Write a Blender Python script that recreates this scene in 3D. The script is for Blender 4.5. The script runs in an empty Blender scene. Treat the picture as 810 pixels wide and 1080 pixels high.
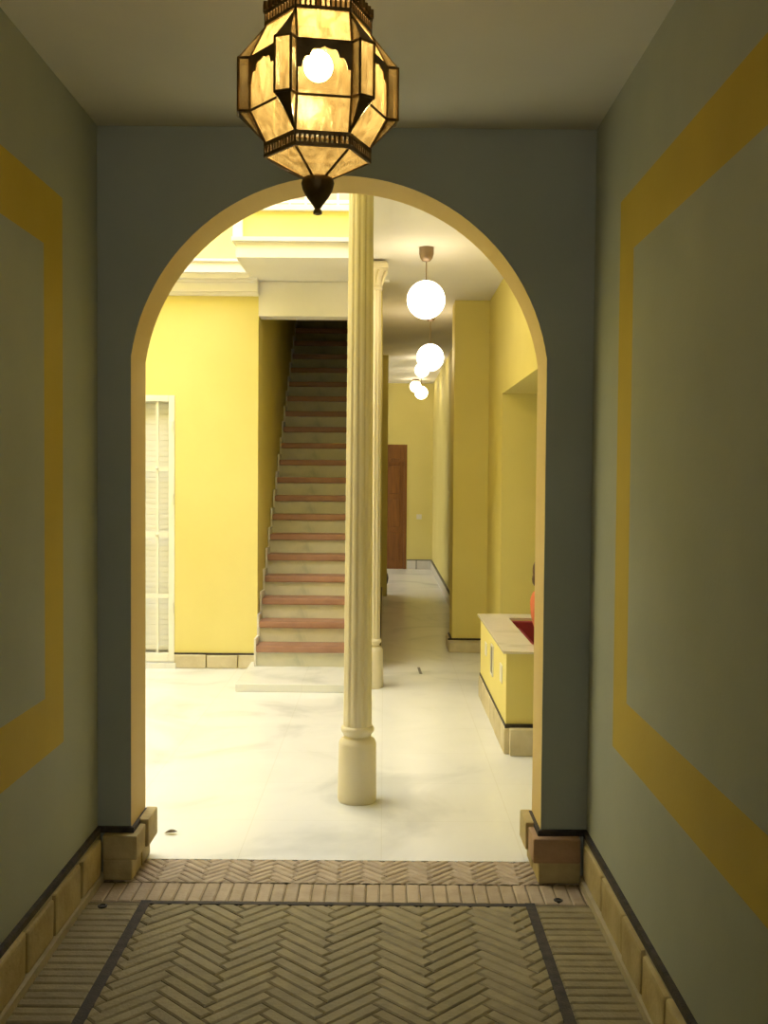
import bpy, bmesh, math, random
from mathutils import Vector, Matrix
random.seed(7)
PI = math.pi
scene = bpy.context.scene
COL = scene.collection

# ------------------------------------------------------------------ camera, sky, exposure
F, PITCH, ROLL, EYE = 1100.0, math.radians(1.93), 0.008, 1.6
cam_d = bpy.data.cameras.new('camera')
cam = bpy.data.objects.new('camera', cam_d)
COL.objects.link(cam)
scene.camera = cam
cam_d.sensor_fit = 'VERTICAL'
cam_d.sensor_height = 36.0
cam_d.lens = 36.0 * F / 1080.0
cam_d.clip_start = 0.05
fw = Vector((0, math.cos(PITCH), -math.sin(PITCH)))
rt = Vector((1, 0, 0)); up = rt.cross(fw)
r2 = rt * math.cos(ROLL) + up * math.sin(ROLL)
u2 = up * math.cos(ROLL) - rt * math.sin(ROLL)
cam.matrix_world = Matrix(((r2.x, u2.x, -fw.x, 0), (r2.y, u2.y, -fw.y, 0), (r2.z, u2.z, -fw.z, EYE), (0, 0, 0, 1)))

world = bpy.data.worlds.new('sky'); scene.world = world
world.use_nodes = True
bg = world.node_tree.nodes['Background']
bg.inputs[0].default_value = (0.98, 0.995, 1.0, 1)
bg.inputs[1].default_value = 5.6
scene.view_settings.view_transform = 'Standard'
scene.view_settings.look = 'None'
scene.view_settings.gamma = 1
scene.view_settings.use_curve_mapping = False
scene.view_settings.exposure = 0.35
LANTERN_W = 10.0
GLOBE_E = 7.5

# ------------------------------------------------------------------ materials
def nm(name):
    m = bpy.data.materials.new(name); m.use_nodes = True
    nt = m.node_tree
    return m, nt, nt.nodes['Principled BSDF']

def noise_mat(name, c1, c2, scale=8, rough=.7, bump=.0, detail=4, bscale=None, metallic=0, stretch=None, island=None, spec=None):
    m, nt, b = nm(name)
    tc = nt.nodes.new('ShaderNodeTexCoord'); src = tc.outputs['Object']
    if stretch:
        mp = nt.nodes.new('ShaderNodeMapping'); mp.inputs['Scale'].default_value = stretch
        nt.links.new(src, mp.inputs[0]); src = mp.outputs[0]
    n = nt.nodes.new('ShaderNodeTexNoise'); n.inputs['Scale'].default_value = scale; n.inputs['Detail'].default_value = detail
    nt.links.new(src, n.inputs['Vector'])
    r = nt.nodes.new('ShaderNodeValToRGB')
    r.color_ramp.elements[0].position = .3; r.color_ramp.elements[1].position = .7
    r.color_ramp.elements[0].color = (*c1, 1); r.color_ramp.elements[1].color = (*c2, 1)
    nt.links.new(n.outputs['Fac'], r.inputs[0])
    out = r.outputs[0]
    if island:
        g = nt.nodes.new('ShaderNodeNewGeometry')
        hsv = nt.nodes.new('ShaderNodeHueSaturation')
        mr = nt.nodes.new('ShaderNodeMapRange'); mr.inputs[3].default_value = 1 - island; mr.inputs[4].default_value = 1 + island
        nt.links.new(g.outputs['Random Per Island'], mr.inputs[0]); nt.links.new(mr.outputs[0], hsv.inputs['Value'])
        nt.links.new(out, hsv.inputs['Color']); out = hsv.outputs[0]
    nt.links.new(out, b.inputs['Base Color'])
    b.inputs['Roughness'].default_value = rough; b.inputs['Metallic'].default_value = metallic
    if spec is not None: b.inputs['Specular IOR Level'].default_value = spec
    if bump:
        n2 = nt.nodes.new('ShaderNodeTexNoise'); n2.inputs['Scale'].default_value = bscale or scale * 6; n2.inputs['Detail'].default_value = 5
        nt.links.new(src, n2.inputs['Vector'])
        bp = nt.nodes.new('ShaderNodeBump'); bp.inputs['Strength'].default_value = bump; bp.inputs['Distance'].default_value = .01
        nt.links.new(n2.outputs['Fac'], bp.inputs['Height']); nt.links.new(bp.outputs[0], b.inputs['Normal'])
    return m

def marble_mat(name, base, vein, rough=.25, scale=1.3, tile=None):
    m, nt, b = nm(name)
    tc = nt.nodes.new('ShaderNodeTexCoord')
    n1 = nt.nodes.new('ShaderNodeTexNoise'); n1.inputs['Scale'].default_value = scale; n1.inputs['Detail'].default_value = 6; n1.inputs['Distortion'].default_value = 1.6
    nt.links.new(tc.outputs['Object'], n1.inputs['Vector'])
    r = nt.nodes.new('ShaderNodeValToRGB'); e = r.color_ramp.elements
    e[0].position = .30; e[0].color = (*vein, 1); e[1].position = .62; e[1].color = (*base, 1)
    k = e.new(.46); k.color = tuple(base[i] * .82 + vein[i] * .18 for i in range(3)) + (1,)
    nt.links.new(n1.outputs['Fac'], r.inputs[0])
    out = r.outputs[0]
    if tile:
        br = nt.nodes.new('ShaderNodeTexBrick'); br.offset = 0
        br.inputs['Scale'].default_value = 1; br.inputs['Brick Width'].default_value = tile; br.inputs['Row Height'].default_value = tile
        br.inputs['Mortar Size'].default_value = .0025; br.inputs['Color1'].default_value = (1, 1, 1, 1); br.inputs['Color2'].default_value = (.985, .985, .98, 1)
        br.inputs['Mortar'].default_value = (.93, .92, .89, 1)
        nt.links.new(tc.outputs['Object'], br.inputs['Vector'])
        mx = nt.nodes.new('ShaderNodeMix'); mx.data_type = 'RGBA'; mx.blend_type = 'MULTIPLY'; mx.inputs[0].default_value = 1
        nt.links.new(out, mx.inputs[6]); nt.links.new(br.outputs[0], mx.inputs[7]); out = mx.outputs[2]
    nt.links.new(out, b.inputs['Base Color'])
    b.inputs['Roughness'].default_value = rough
    return m

def emit_mat(name, col, s, rim=None):
    m = bpy.data.materials.new(name); m.use_nodes = True; nt = m.node_tree; nt.nodes.clear()
    o = nt.nodes.new('ShaderNodeOutputMaterial'); e = nt.nodes.new('ShaderNodeEmission')
    e.inputs[0].default_value = (*col, 1); e.inputs[1].default_value = s
    nt.links.new(e.outputs[0], o.inputs[0]); return m

M = {}
M['green'] = noise_mat('grey_green_wall_paint', (.35, .375, .30), (.385, .41, .33), 3, .75, .06, bscale=60)
M['band'] = noise_mat('ochre_band_paint', (.49, .36, .035), (.54, .40, .045), 3, .75, .06, bscale=60)
M['pceil'] = noise_mat('passage_ceiling_plaster', (.63, .61, .50), (.67, .65, .53), 2, .8)
M['yellow'] = noise_mat('yellow_wall_paint', (.75, .645, .215), (.79, .685, .245), 1.5, .7, .04, bscale=50)
M['ochre'] = noise_mat('arch_lining_paint', (.64, .46, .165), (.68, .50, .185), 2, .7, .04)
M['white'] = noise_mat('white_plaster', (.82, .79, .74), (.86, .83, .78), 2, .7)
M['pink'] = noise_mat('pale_pink_plaster', (.52, .38, .31), (.56, .42, .35), 2, .8)  # base colour lowered to carry the shade of a roof not modelled
M['marble'] = marble_mat('floor_marble', (.82, .82, .79), (.62, .63, .61), .24, 1.1, .6)
M['marble2'] = marble_mat('step_marble', (.66, .63, .50), (.42, .44, .36), .4, 3)
M['marble3'] = marble_mat('pale_cap_marble', (.80, .72, .58), (.62, .56, .44), .22, 2.2)
M['terra'] = noise_mat('terracotta_nosing', (.33, .17, .11), (.40, .215, .14), 9, .5, .1)
M['brick'] = noise_mat('worn_clay_brick', (.24, .195, .095), (.32, .26, .13), 14, .6, .35, bscale=70, island=.09)
M['brick2'] = noise_mat('threshold_clay_brick', (.37, .28, .18), (.47, .37, .25), 14, .6, .35, bscale=70, island=.1)
M['mortar'] = noise_mat('floor_mortar', (.16, .13, .065), (.21, .17, .09), 20, .9, .2)
M['slate'] = noise_mat('dark_slate_strip', (.018, .015, .014), (.06, .045, .036), 25, .7, .3)
M['stone'] = noise_mat('tumbled_stone_block', (.38, .29, .12), (.52, .42, .20), 9, .75, .35, bscale=45, island=.14)
M['stoneR'] = noise_mat('reddish_stone_block', (.34, .20, .10), (.46, .29, .16), 9, .75, .35, bscale=45, island=.1)
M['stoneP'] = noise_mat('pale_stone_block', (.54, .46, .28), (.67, .59, .41), 8, .7, .3, bscale=40, island=.1)
M['fillet'] = noise_mat('cement_fillet', (.40, .34, .20), (.48, .41, .26), 12, .8, .2)
M['iron'] = noise_mat('cream_painted_iron', (.74, .66, .46), (.79, .71, .51), 4, .42, .05, bscale=40)
M['whiteiron'] = noise_mat('white_painted_iron', (.82, .80, .70), (.86, .84, .74), 4, .4)
M['blind'] = noise_mat('pale_blind_slats', (.80, .79, .73), (.84, .83, .77), 3, .6)
M['wood'] = noise_mat('dark_red_wood', (.17, .06, .010), (.26, .10, .016), 5, .4, .05, stretch=(8, 8, .6))
M['brass'] = noise_mat('aged_dark_brass', (.10, .060, .018), (.19, .12, .04), 22, .42, .15, metallic=.75)
M['bronze'] = noise_mat('brown_metal_canopy', (.22, .15, .10), (.28, .2, .14), 10, .4, metallic=.4)
M['dark'] = noise_mat('dark_glazed_clay', (.02, .018, .015), (.04, .035, .03), 5, .35)
M['red'] = noise_mat('dark_red_upholstery', (.26, .018, .016), (.31, .026, .022), 14, .75, .15)
M['shirt'] = noise_mat('orange_red_cloth', (.62, .15, .06), (.68, .18, .08), 12, .8, .15)
M['jean'] = noise_mat('dark_blue_cloth', (.03, .04, .07), (.05, .06, .10), 12, .85, .15)
M['skin'] = noise_mat('skin', (.58, .36, .24), (.62, .39, .27), 8, .55)
M['hair'] = noise_mat('brown_hair', (.06, .03, .015), (.11, .055, .025), 30, .5, .3, stretch=(1, 1, .2))
M['lip'] = noise_mat('lips', (.45, .16, .13), (.48, .18, .15), 8, .5)
M['eye'] = noise_mat('eye_white', (.75, .73, .70), (.78, .76, .73), 8, .3)
M['leaf'] = noise_mat('dry_brown_leaf', (.10, .07, .03), (.16, .11, .05), 20, .7)
M['plastic'] = noise_mat('white_plastic', (.74, .70, .58), (.78, .74, .62), 5, .4)
M['vent'] = noise_mat('vent_grey', (.16, .15, .12), (.2, .19, .15), 10, .5)
M['pale'] = noise_mat('pale_tile', (.72, .68, .60), (.76, .72, .64), 10, .4)
M['globe'] = emit_mat('lit_opal_glass', (1.0, .83, .55), GLOBE_E)
M['bulb'] = emit_mat('lit_bulb', (1.0, .80, .48), 150.0)

def lantern_glass():
    m = bpy.data.materials.new('amber_seeded_glass'); m.use_nodes = True; nt = m.node_tree; nt.nodes.clear()
    o = nt.nodes.new('ShaderNodeOutputMaterial')
    tc = nt.nodes.new('ShaderNodeTexCoord'); mp = nt.nodes.new('ShaderNodeMapping'); mp.inputs['Scale'].default_value = (1, 1, .35)
    n = nt.nodes.new('ShaderNodeTexNoise'); n.inputs['Scale'].default_value = 38; n.inputs['Detail'].default_value = 3; n.inputs['Distortion'].default_value = 1.2
    nt.links.new(tc.outputs['Object'], mp.inputs[0]); nt.links.new(mp.outputs[0], n.inputs['Vector'])
    r = nt.nodes.new('ShaderNodeValToRGB'); r.color_ramp.elements[0].position = .35; r.color_ramp.elements[1].position = .7
    r.color_ramp.elements[0].color = (.27, .20, .09, 1); r.color_ramp.elements[1].color = (.54, .44, .24, 1)
    nt.links.new(n.outputs['Fac'], r.inputs[0])
    tl = nt.nodes.new('ShaderNodeBsdfTranslucent'); tr = nt.nodes.new('ShaderNodeBsdfTransparent'); gl = nt.nodes.new('ShaderNodeBsdfGlossy')
    bp = nt.nodes.new('ShaderNodeBump'); bp.inputs['Strength'].default_value = .4; bp.inputs['Distance'].default_value = .005
    nt.links.new(n.outputs['Fac'], bp.inputs['Height']); nt.links.new(bp.outputs[0], gl.inputs['Normal'])
    gl.inputs['Roughness'].default_value = .2; gl.inputs[0].default_value = (.8, .75, .6, 1)
    nt.links.new(r.outputs[0], tl.inputs[0]); tr.inputs[0].default_value = (.90, .84, .66, 1)
    m1 = nt.nodes.new('ShaderNodeMixShader'); m1.inputs[0].default_value = .60
    nt.links.new(tl.outputs[0], m1.inputs[1]); nt.links.new(tr.outputs[0], m1.inputs[2])
    m2 = nt.nodes.new('ShaderNodeMixShader'); m2.inputs[0].default_value = .08
    nt.links.new(m1.outputs[0], m2.inputs[1]); nt.links.new(gl.outputs[0], m2.inputs[2])
    nt.links.new(m2.outputs[0], o.inputs[0]); return m
M['glass'] = lantern_glass()

# ------------------------------------------------------------------ mesh helpers
class MB:
    def __init__(s): s.v = []; s.f = []; s.mi = []
    def add(s, vs, fs, mi=0):
        o = len(s.v); s.v += [tuple(v) for v in vs]
        for f in fs: s.f.append([i + o for i in f]); s.mi.append(mi)
    def box(s, x0, x1, y0, y1, z0, z1, mi=0, front=None):
        vs = [(x0, y0, z0), (x1, y0, z0), (x1, y1, z0), (x0, y1, z0), (x0, y0, z1), (x1, y0, z1), (x1, y1, z1), (x0, y1, z1)]
        fs = [(0, 3, 2, 1), (4, 5, 6, 7), (0, 1, 5, 4), (1, 2, 6, 5), (2, 3, 7, 6), (3, 0, 4, 7)]
        s.add(vs, fs, mi)
    def quad(s, a, b, c, d, mi=0): s.add([a, b, c, d], [(0, 1, 2, 3)], mi)
    def bbox(s, x0, x1, y0, y1, z0, z1, r, mi=0, jit=0):
        # chamfered box
        bm = bmesh.new(); bmesh.ops.create_cube(bm, size=1)
        for v in bm.verts:
            v.co = Vector(((x0 + x1) / 2 + v.co.x * (x1 - x0), (y0 + y1) / 2 + v.co.y * (y1 - y0), (z0 + z1) / 2 + v.co.z * (z1 - z0)))
            if jit: v.co += Vector([random.uniform(-jit, jit) for _ in range(3)])
        bmesh.ops.bevel(bm, geom=bm.edges[:], offset=min(r, .45 * min(x1 - x0, y1 - y0, z1 - z0)), segments=2, affect='EDGES', profile=.6)
        bm.verts.ensure_lookup_table(); bm.faces.ensure_lookup_table()
        bm.verts.index_update()
        s.add([v.co[:] for v in bm.verts], [[v.index for v in f.verts] for f in bm.faces], mi); bm.free()
    def lathe(s, prof, cx, cy, n=32, mi=0, rad=None, rows=None):
        vs = []; fs = []
        for k, (r, z) in enumerate(prof):
            for i in range(n):
                a = 2 * PI * i / n
                rr = r * (rad(a, k) if rad else 1)
                vs.append((cx + rr * math.cos(a), cy + rr * math.sin(a), z))
        for k in range(len(prof) - 1):
            for i in range(n):
                j = (i + 1) % n
                fs.append((k * n + i, k * n + j, (k + 1) * n + j, (k + 1) * n + i))
        fs.append(list(range(n))[::-1]); fs.append([(len(prof) - 1) * n + i for i in range(n)])
        s.add(vs, fs, mi)
    def bar(s, a, b, r, n=6, mi=0):
        a = Vector(a); b = Vector(b); d = (b - a).normalized()
        x = d.cross(Vector((0, 0, 1)) if abs(d.z) < .9 else Vector((1, 0, 0))).normalized(); y = d.cross(x)
        vs = [p + (x * math.cos(2 * PI * i / n) + y * math.sin(2 * PI * i / n)) * r for p in (a, b) for i in range(n)]
        fs = [(i, (i + 1) % n, n + (i + 1) % n, n + i) for i in range(n)] + [list(range(n))[::-1], list(range(n, 2 * n))]
        s.add(vs, fs, mi)
    def plate(s, poly, n, t, mi=0):
        # extrude a planar polygon by thickness t along -n
        n = Vector(n); k = len(poly)
        vs = [Vector(p) for p in poly] + [Vector(p) - n * t for p in poly]
        fs = [list(range(k)), list(range(k, 2 * k))[::-1]] + [(i, k + i, k + (i + 1) % k, (i + 1) % k) for i in range(k)]
        s.add(vs, fs, mi)
    def build(s, name, mats, parent=None, smooth=False, origin=None, fix=True):
        me = bpy.data.meshes.new(name)
        vs = s.v
        if origin is not None: vs = [(v[0] - origin[0], v[1] - origin[1], v[2] - origin[2]) for v in vs]
        me.from_pydata(vs, [], s.f)
        if not isinstance(mats, (list, tuple)): mats = [mats]
        for m in mats: me.materials.append(m)
        for p, i in zip(me.polygons, s.mi): p.material_index = i; p.use_smooth = smooth
        if fix:
            bm = bmesh.new(); bm.from_mesh(me); bmesh.ops.recalc_face_normals(bm, faces=bm.faces[:]); bm.to_mesh(me); bm.free()
        if smooth:
            me.set_sharp_from_angle(angle=math.radians(40))
        o = bpy.data.objects.new(name, me); COL.objects.link(o)
        if origin is not None: o.location = origin
        if parent is not None:
            o.parent = parent
            o.matrix_parent_inverse = Matrix.Translation(parent.location).inverted()
        return o

def tag(o, label=None, cat=None, group=None, kind=None):
    if label: o['label'] = label
    if cat: o['category'] = cat
    if group: o['group'] = group
    if kind: o['kind'] = kind
    return o
def thing(name, loc, label, cat, group=None):
    o = bpy.data.objects.new(name, None); COL.objects.link(o); o.location = loc; o.empty_display_size = .1
    return tag(o, label, cat, group)
def struct(o, label=None, cat=None): 
    o['kind'] = 'structure'
    return tag(o, label or o.name.replace('_', ' '), cat or o.name.split('_')[0])
def copy_tree(o, parent=None):
    c = o.copy(); COL.objects.link(c)
    if parent is not None: c.parent = parent
    for ch in list(o.children): copy_tree(ch, c)
    return c

# ------------------------------------------------------------------ dimensions
XL, XR = -1.127, .815            # passage walls
YA, YB = 4.10, 4.35              # arch wall faces
PC = 2.955                       # passage ceiling
AXL, AXR, ASP, AAP = -.995, .633, 2.065, 2.77
GZ = 3.22                        # gallery ceiling
YF = 8.63                        # far patio wall
Y0 = -2.6

# floors ---------------------------------------------------------------------------------
def herring(x0, x1, y0, y1, w, n, mi=0, gap=.003, ztop=0.0):
    bm = bmesh.new()
    s = w / math.sqrt(2)
    R = max(x1 - x0, y1 - y0) / w * 1.2 + 2 * n
    cx, cy = (x0 + x1) / 2, (y0 + y1) / 2
    def emit(a, b, c, d):
        # rect in unit coords [a,c]x[b,d] rotated 45 degrees
        ux, uy = (a + c) / 2, (b + d) / 2
        px = cx + (ux - uy) * s; py = cy + (ux + uy) * s
        if px < x0 - w * n or px > x1 + w * n or py < y0 - w * n or py > y1 + w * n: return
        g = gap / w / 2; e = .006 / w
        zz = ztop + random.uniform(-.0012, .0012)
        def P(u, v, z): return bm.verts.new((cx + (u - v) * s, cy + (u + v) * s, z))
        A = [P(a + g + e, b + g + e, zz), P(c - g - e, b + g + e, zz), P(c - g - e, d - g - e, zz), P(a + g + e, d - g - e, zz)]
        B = [P(a + g, b + g, zz - .004), P(c - g, b + g, zz - .004), P(c - g, d - g, zz - .004), P(a + g, d - g, zz - .004)]
        C = [P(a + g, b + g, zz - .012), P(c - g, b + g, zz - .012), P(c - g, d - g, zz - .012), P(a + g, d - g, zz - .012)]
        bm.faces.new(A)
        for i in range(4):
            j = (i + 1) % 4
            bm.faces.new((B[i], B[j], A[j], A[i])); bm.faces.new((C[i], C[j], B[j], B[i]))
    K = int(R) + 2
    for k in range(-K, K + 1):
        for m in range(-K // n - 2, K // n + 3):
            ox = k + 2 * n * m; oy = k
            emit(ox, oy, ox + n, oy + 1)
            emit(ox + n, oy + 1 - n, ox + n + 1, oy + 1)
    for co, no in (((x0, 0, 0), (-1, 0, 0)), ((x1, 0, 0), (1, 0, 0)), ((0, y0, 0), (0, -1, 0)), ((0, y1, 0), (0, 1, 0))):
        bmesh.ops.bisect_plane(bm, geom=bm.verts[:] + bm.edges[:] + bm.faces[:], plane_co=co, plane_no=no, clear_outer=True)
    bm.verts.index_update()
    r = ([v.co[:] for v in bm.verts], [[v.index for v in f.verts] for f in bm.faces]); bm.free(); return r

def brick_top(mb, x0, x1, y0, y1, mi=0, gap=.0035):
    g = gap / 2; e = .006; zz = random.uniform(-.0012, .0012)
    a, c, b, d = x0 + g, x1 - g, y0 + g, y1 - g
    vs = [(a + e, b + e, zz), (c - e, b + e, zz), (c - e, d - e, zz), (a + e, d - e, zz),
          (a, b, zz - .004), (c, b, zz - .004), (c, d, zz - .004), (a, d, zz - .004),
          (a, b, -.012), (c, b, -.012), (c, d, -.012), (a, d, -.012)]
    fs = [(0, 1, 2, 3)]
    for i in range(4):
        j = (i + 1) % 4; fs += [(4 + i, 4 + j, j, i), (8 + i, 8 + j, 4 + j, 4 + i)]
    mb.add(vs, fs, mi)

SX0, SX1, SY = -.882, .560, 3.855      # dark strip centre lines
mb = MB()
mb.box(XL - .1, XR + .1, Y0, 4.30, -.10, -.006, 2)
hw = .018
v, f = herring(SX0 + hw, SX1 - hw, 1.2, SY - hw + .004, .0475, 5); mb.add(v, f, 0)
v, f = herring(XL + .02, XR - .02, 4.055, 4.298, .032, 4); mb.add(v, f, 1)
mb.add(*herring(SX0 + hw, SX1 - hw, Y0, 1.2, .0475, 5), 0)
x = XL + .03
while x < XR - .03:
    brick_top(mb, x, min(x + .052, XR), SY + .014, 4.05, 1); x += .052
for xa, xb in ((XL + .02, SX0 - hw), (SX1 + hw, XR - .02)):
    y = Y0; k = 0
    while y < SY - .0:
        y1 = min(y + .047, SY)
        brick_top(mb, xa, xb, y, y1, 0)
        y = y1; k += 1
struct(mb.build('floor_passage', [M['brick'], M['brick2'], M['mortar']]), 'herringbone clay brick floor of the entrance passage', 'floor')
mb = MB()
mb.box(SX0 - hw, SX0 + hw, Y0, SY + hw, -.02, .0015); mb.box(SX1 - hw, SX1 + hw, Y0, SY + hw, -.02, .0015)
mb.box(SX0 + hw, SX1 - hw, SY - hw + .006, SY + hw - .006, -.02, .0015)
struct(mb.build('trim_1', M['slate']), 'thin dark stone strip framing the herringbone brick floor', 'floor trim')
mb = MB(); mb.box(-4.5, 3.4, 4.30, 18.4, -.12, 0)
struct(mb.build('floor', M['marble']), 'white marble floor of the patio and gallery', 'floor')

# passage walls with painted frame -------------------------------------------------------
def painted_wall(name, x, thick):
    ys = [Y0, 0.2, .4, 3.46, 3.66, YA]; zs = [0, .655, .85, 2.36, 2.56, PC]
    mb = MB()
    for i in range(5):
        for j in range(5):
            outer = 1 <= i <= 3 and 1 <= j <= 3
            inner = i == 2 and j == 2
            mb.quad((x, ys[i], zs[j]), (x, ys[i + 1], zs[j]), (x, ys[i + 1], zs[j + 1]), (x, ys[i], zs[j + 1]), 1 if outer and not inner else 0)
    xo = x + thick
    mb.quad((xo, Y0, 0), (xo, YA, 0), (xo, YA, PC), (xo, Y0, PC)); mb.quad((x, Y0, 0), (xo, Y0, 0), (xo, Y0, PC), (x, Y0, PC))
    mb.quad((x, YA, 0), (xo, YA, 0), (xo, YA, PC), (x, YA, PC)); mb.quad((x, Y0, 0), (xo, Y0, 0), (xo, YA, 0), (x, YA, 0)); mb.quad((x, Y0, PC), (xo, Y0, PC), (xo, YA, PC), (x, YA, PC))
    return mb.build(name, [M['green'], M['band']])
struct(painted_wall('wall_left', XL, -.2), 'grey green passage wall on the left with a painted ochre frame', 'wall')
struct(painted_wall('wall_right', XR, .2), 'grey green passage wall on the right with a painted ochre frame', 'wall')
mb = MB(); mb.box(XL - .2, XR + .2, Y0 - .2, Y0, 0, 2.1); mb.box(XL - .2, -.75, Y0 - .2, Y0, 2.1, PC); mb.box(.45, XR + .2, Y0 - .2, Y0, 2.1, PC); mb.box(-.75, .45, Y0 - .2, Y0, 2.8, PC); struct(mb.build('wall_rear', M['green']), 'grey green wall behind the passage with an added daylight opening', 'wall')  # high opening is added so daylight from behind reaches the arch wall
mb = MB(); mb.box(XL - .2, XR + .2, Y0 - .2, YA, PC, PC + .2); struct(mb.build('ceiling_passage', M['pceil']), 'plain plaster ceiling of the passage', 'ceiling')

# arch wall ------------------------------------------------------------------------------
hwid = (AXR - AXL) / 2; acx = (AXL + AXR) / 2; rise = AAP - ASP
AR = (hwid ** 2 + rise ** 2) / (2 * rise); acz = AAP - AR
a0 = math.asin((ASP - acz) / AR)
NA = 48
arc = [(acx - AR * math.cos(a0 + (PI - 2 * a0) * i / NA), acz + AR * math.sin(a0 + (PI - 2 * a0) * i / NA)) for i in range(NA + 1)]
mb = MB(); TOP = 6.6; WX0, WX1 = -4.4, 3.4
for y, mi in ((YA, 0), (YB, 1)):
    mb.quad((WX0, y, 0), (AXL, y, 0), (AXL, y, ASP), (WX0, y, ASP), mi); mb.quad((WX0, y, ASP), (AXL, y, ASP), (AXL, y, TOP), (WX0, y, TOP), mi)
    mb.quad((AXR, y, 0), (WX1, y, 0), (WX1, y, ASP), (AXR, y, ASP), mi); mb.quad((AXR, y, ASP), (WX1, y, ASP), (WX1, y, TOP), (AXR, y, TOP), mi)
    for i in range(NA):
        (xa, za), (xb, zb) = arc[i], arc[i + 1]
        mb.quad((xa, y, za), (xb, y, zb), (xb, y, TOP), (xa, y, TOP), mi)
path = [(AXL, 0)] + arc + [(AXR, 0)]
for i in range(len(path) - 1):
    (xa, za), (xb, zb) = path[i], path[i + 1]
    mb.quad((xa, YA, za), (xa, YB, za), (xb, YB, zb), (xb, YA, zb), 2)
for xx in (WX0, WX1): mb.quad((xx, YA, 0), (xx, YB, 0), (xx, YB, TOP), (xx, YA, TOP), 1)
mb.quad((WX0, YA, TOP), (WX1, YA, TOP), (WX1, YB, TOP), (WX0, YB, TOP), 1)
struct(mb.build('wall_arch', [M['green'], M['yellow'], M['ochre']]), 'end wall of the passage pierced by a wide round arch with yellow lining', 'wall')

# stone skirting of the passage ----------------------------------------------------------
def skirting_passage(name, x, sgn):
    mb = MB(); y = YA - .045; k = 0
    while y > Y0 + .1:
        L = random.uniform(.26, .36)
        y2 = max(y - L, Y0)
        p = random.uniform(.020, .030)
        a, b = (x, x + sgn * p) if sgn > 0 else (x + sgn * p, x)
        g = .009
        if sgn > 0: mb.bbox(x - .01, x + p, y2 + g, y - g, .028, .176 + random.uniform(-.012, .004), .012, 0, .003)
        else: mb.bbox(x - p, x + .01, y2 + g, y - g, .028, .176 + random.uniform(-.012, .004), .012, 0, .003)
        y = y2
    xa, xb = sorted((x - sgn * .01, x + sgn * .012)); mb.box(xa, xb, Y0, YA, .02, .183, 1)      # mortar bed
    xa, xb = sorted((x, x + sgn * .034)); mb.box(xa, xb, Y0, YA - .02, -.01, .028, 1)           # fillet
    o = mb.build(name, [M['stone'], M['fillet']])
    return o
struct(skirting_passage('baseboard_left', XL, 1), 'row of tumbled stone blocks at the foot of the left passage wall', 'baseboard')
struct(skirting_passage('baseboard_right', XR, -1), 'row of tumbled stone blocks at the foot of the right passage wall', 'baseboard')
for nme, x, s in (('trim_2', XL, 1), ('trim_3', XR, -1)):
    mb = MB(); xa, xb = sorted((x, x + s * .016)); mb.box(xa, xb, Y0, YA, .183, .205)
    if s > 0: mb.box(XL, AXL + .014, YA - .016, YA, .183, .205); mb.box(AXL, AXL + .014, YA, YB, .183, .2)
    else: mb.box(AXR - .014, XR, YA - .016, YA, .183, .205); mb.box(AXR - .014, AXR, YA, YB, .183, .2)
    struct(mb.build(nme, M['slate']), 'dark stone fillet on top of the %s stone skirting' % ('left' if s > 0 else 'right'), 'trim')
# plinth blocks of the arch piers
for nme, x0, x1, s in (('left', XL, AXL, 1), ('right', AXR, XR, -1)):
    mb = MB()
    if s > 0: o0, o1 = x0 + .03, x1 + .035
    else: o0, o1 = x0 - .035, x1 - .03
    mb.bbox(o0, o1, YA - .05, YA - .001, .085, .183, .008, 1 if s < 0 else 0, .001)
    c0, c1 = (x1 + .001, x1 + .035) if s > 0 else (x0 - .035, x0 - .001)
    mb.bbox(c0, c1, YA - .03, YA + .10, .085, .183, .006, 1 if s < 0 else 0, .001)
    i0, i1 = (o0, o1 - .022) if s > 0 else (o0 + .022, o1)
    mb.bbox(i0, i1, YA - .042, YA - .001, .002, .085, .008, 0, .001)
    c0, c1 = (x1 + .001, x1 + .013) if s > 0 else (x0 - .013, x0 - .001)
    mb.bbox(c0, c1, YA - .03, YA + .12, .002, .085, .004, 0, .001)
    e0, e1 = (x1 + .001, x1 + .048) if s > 0 else (x0 - .048, x0 - .001)
    mb.bbox(e0, e1, YA + .10, YB + .02, .085, .20, .008, 0, .001)
    l0, l1 = (x1 + .001, x1 + .018) if s > 0 else (x0 - .018, x0 - .001)
    mb.bbox(l0, l1, YA + .12, YB + .01, .002, .09, .005, 0, .001)
    t = thing('stone_plinth', ((x0 + x1) / 2, YA, 0), 'stepped stone block plinth at the foot of the %s arch pier' % nme, 'plinth', 'plinths of the passage arch')
    o = mb.build('block', [M['stone'] if s > 0 else M['stone'], M['stoneR']], t)

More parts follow.
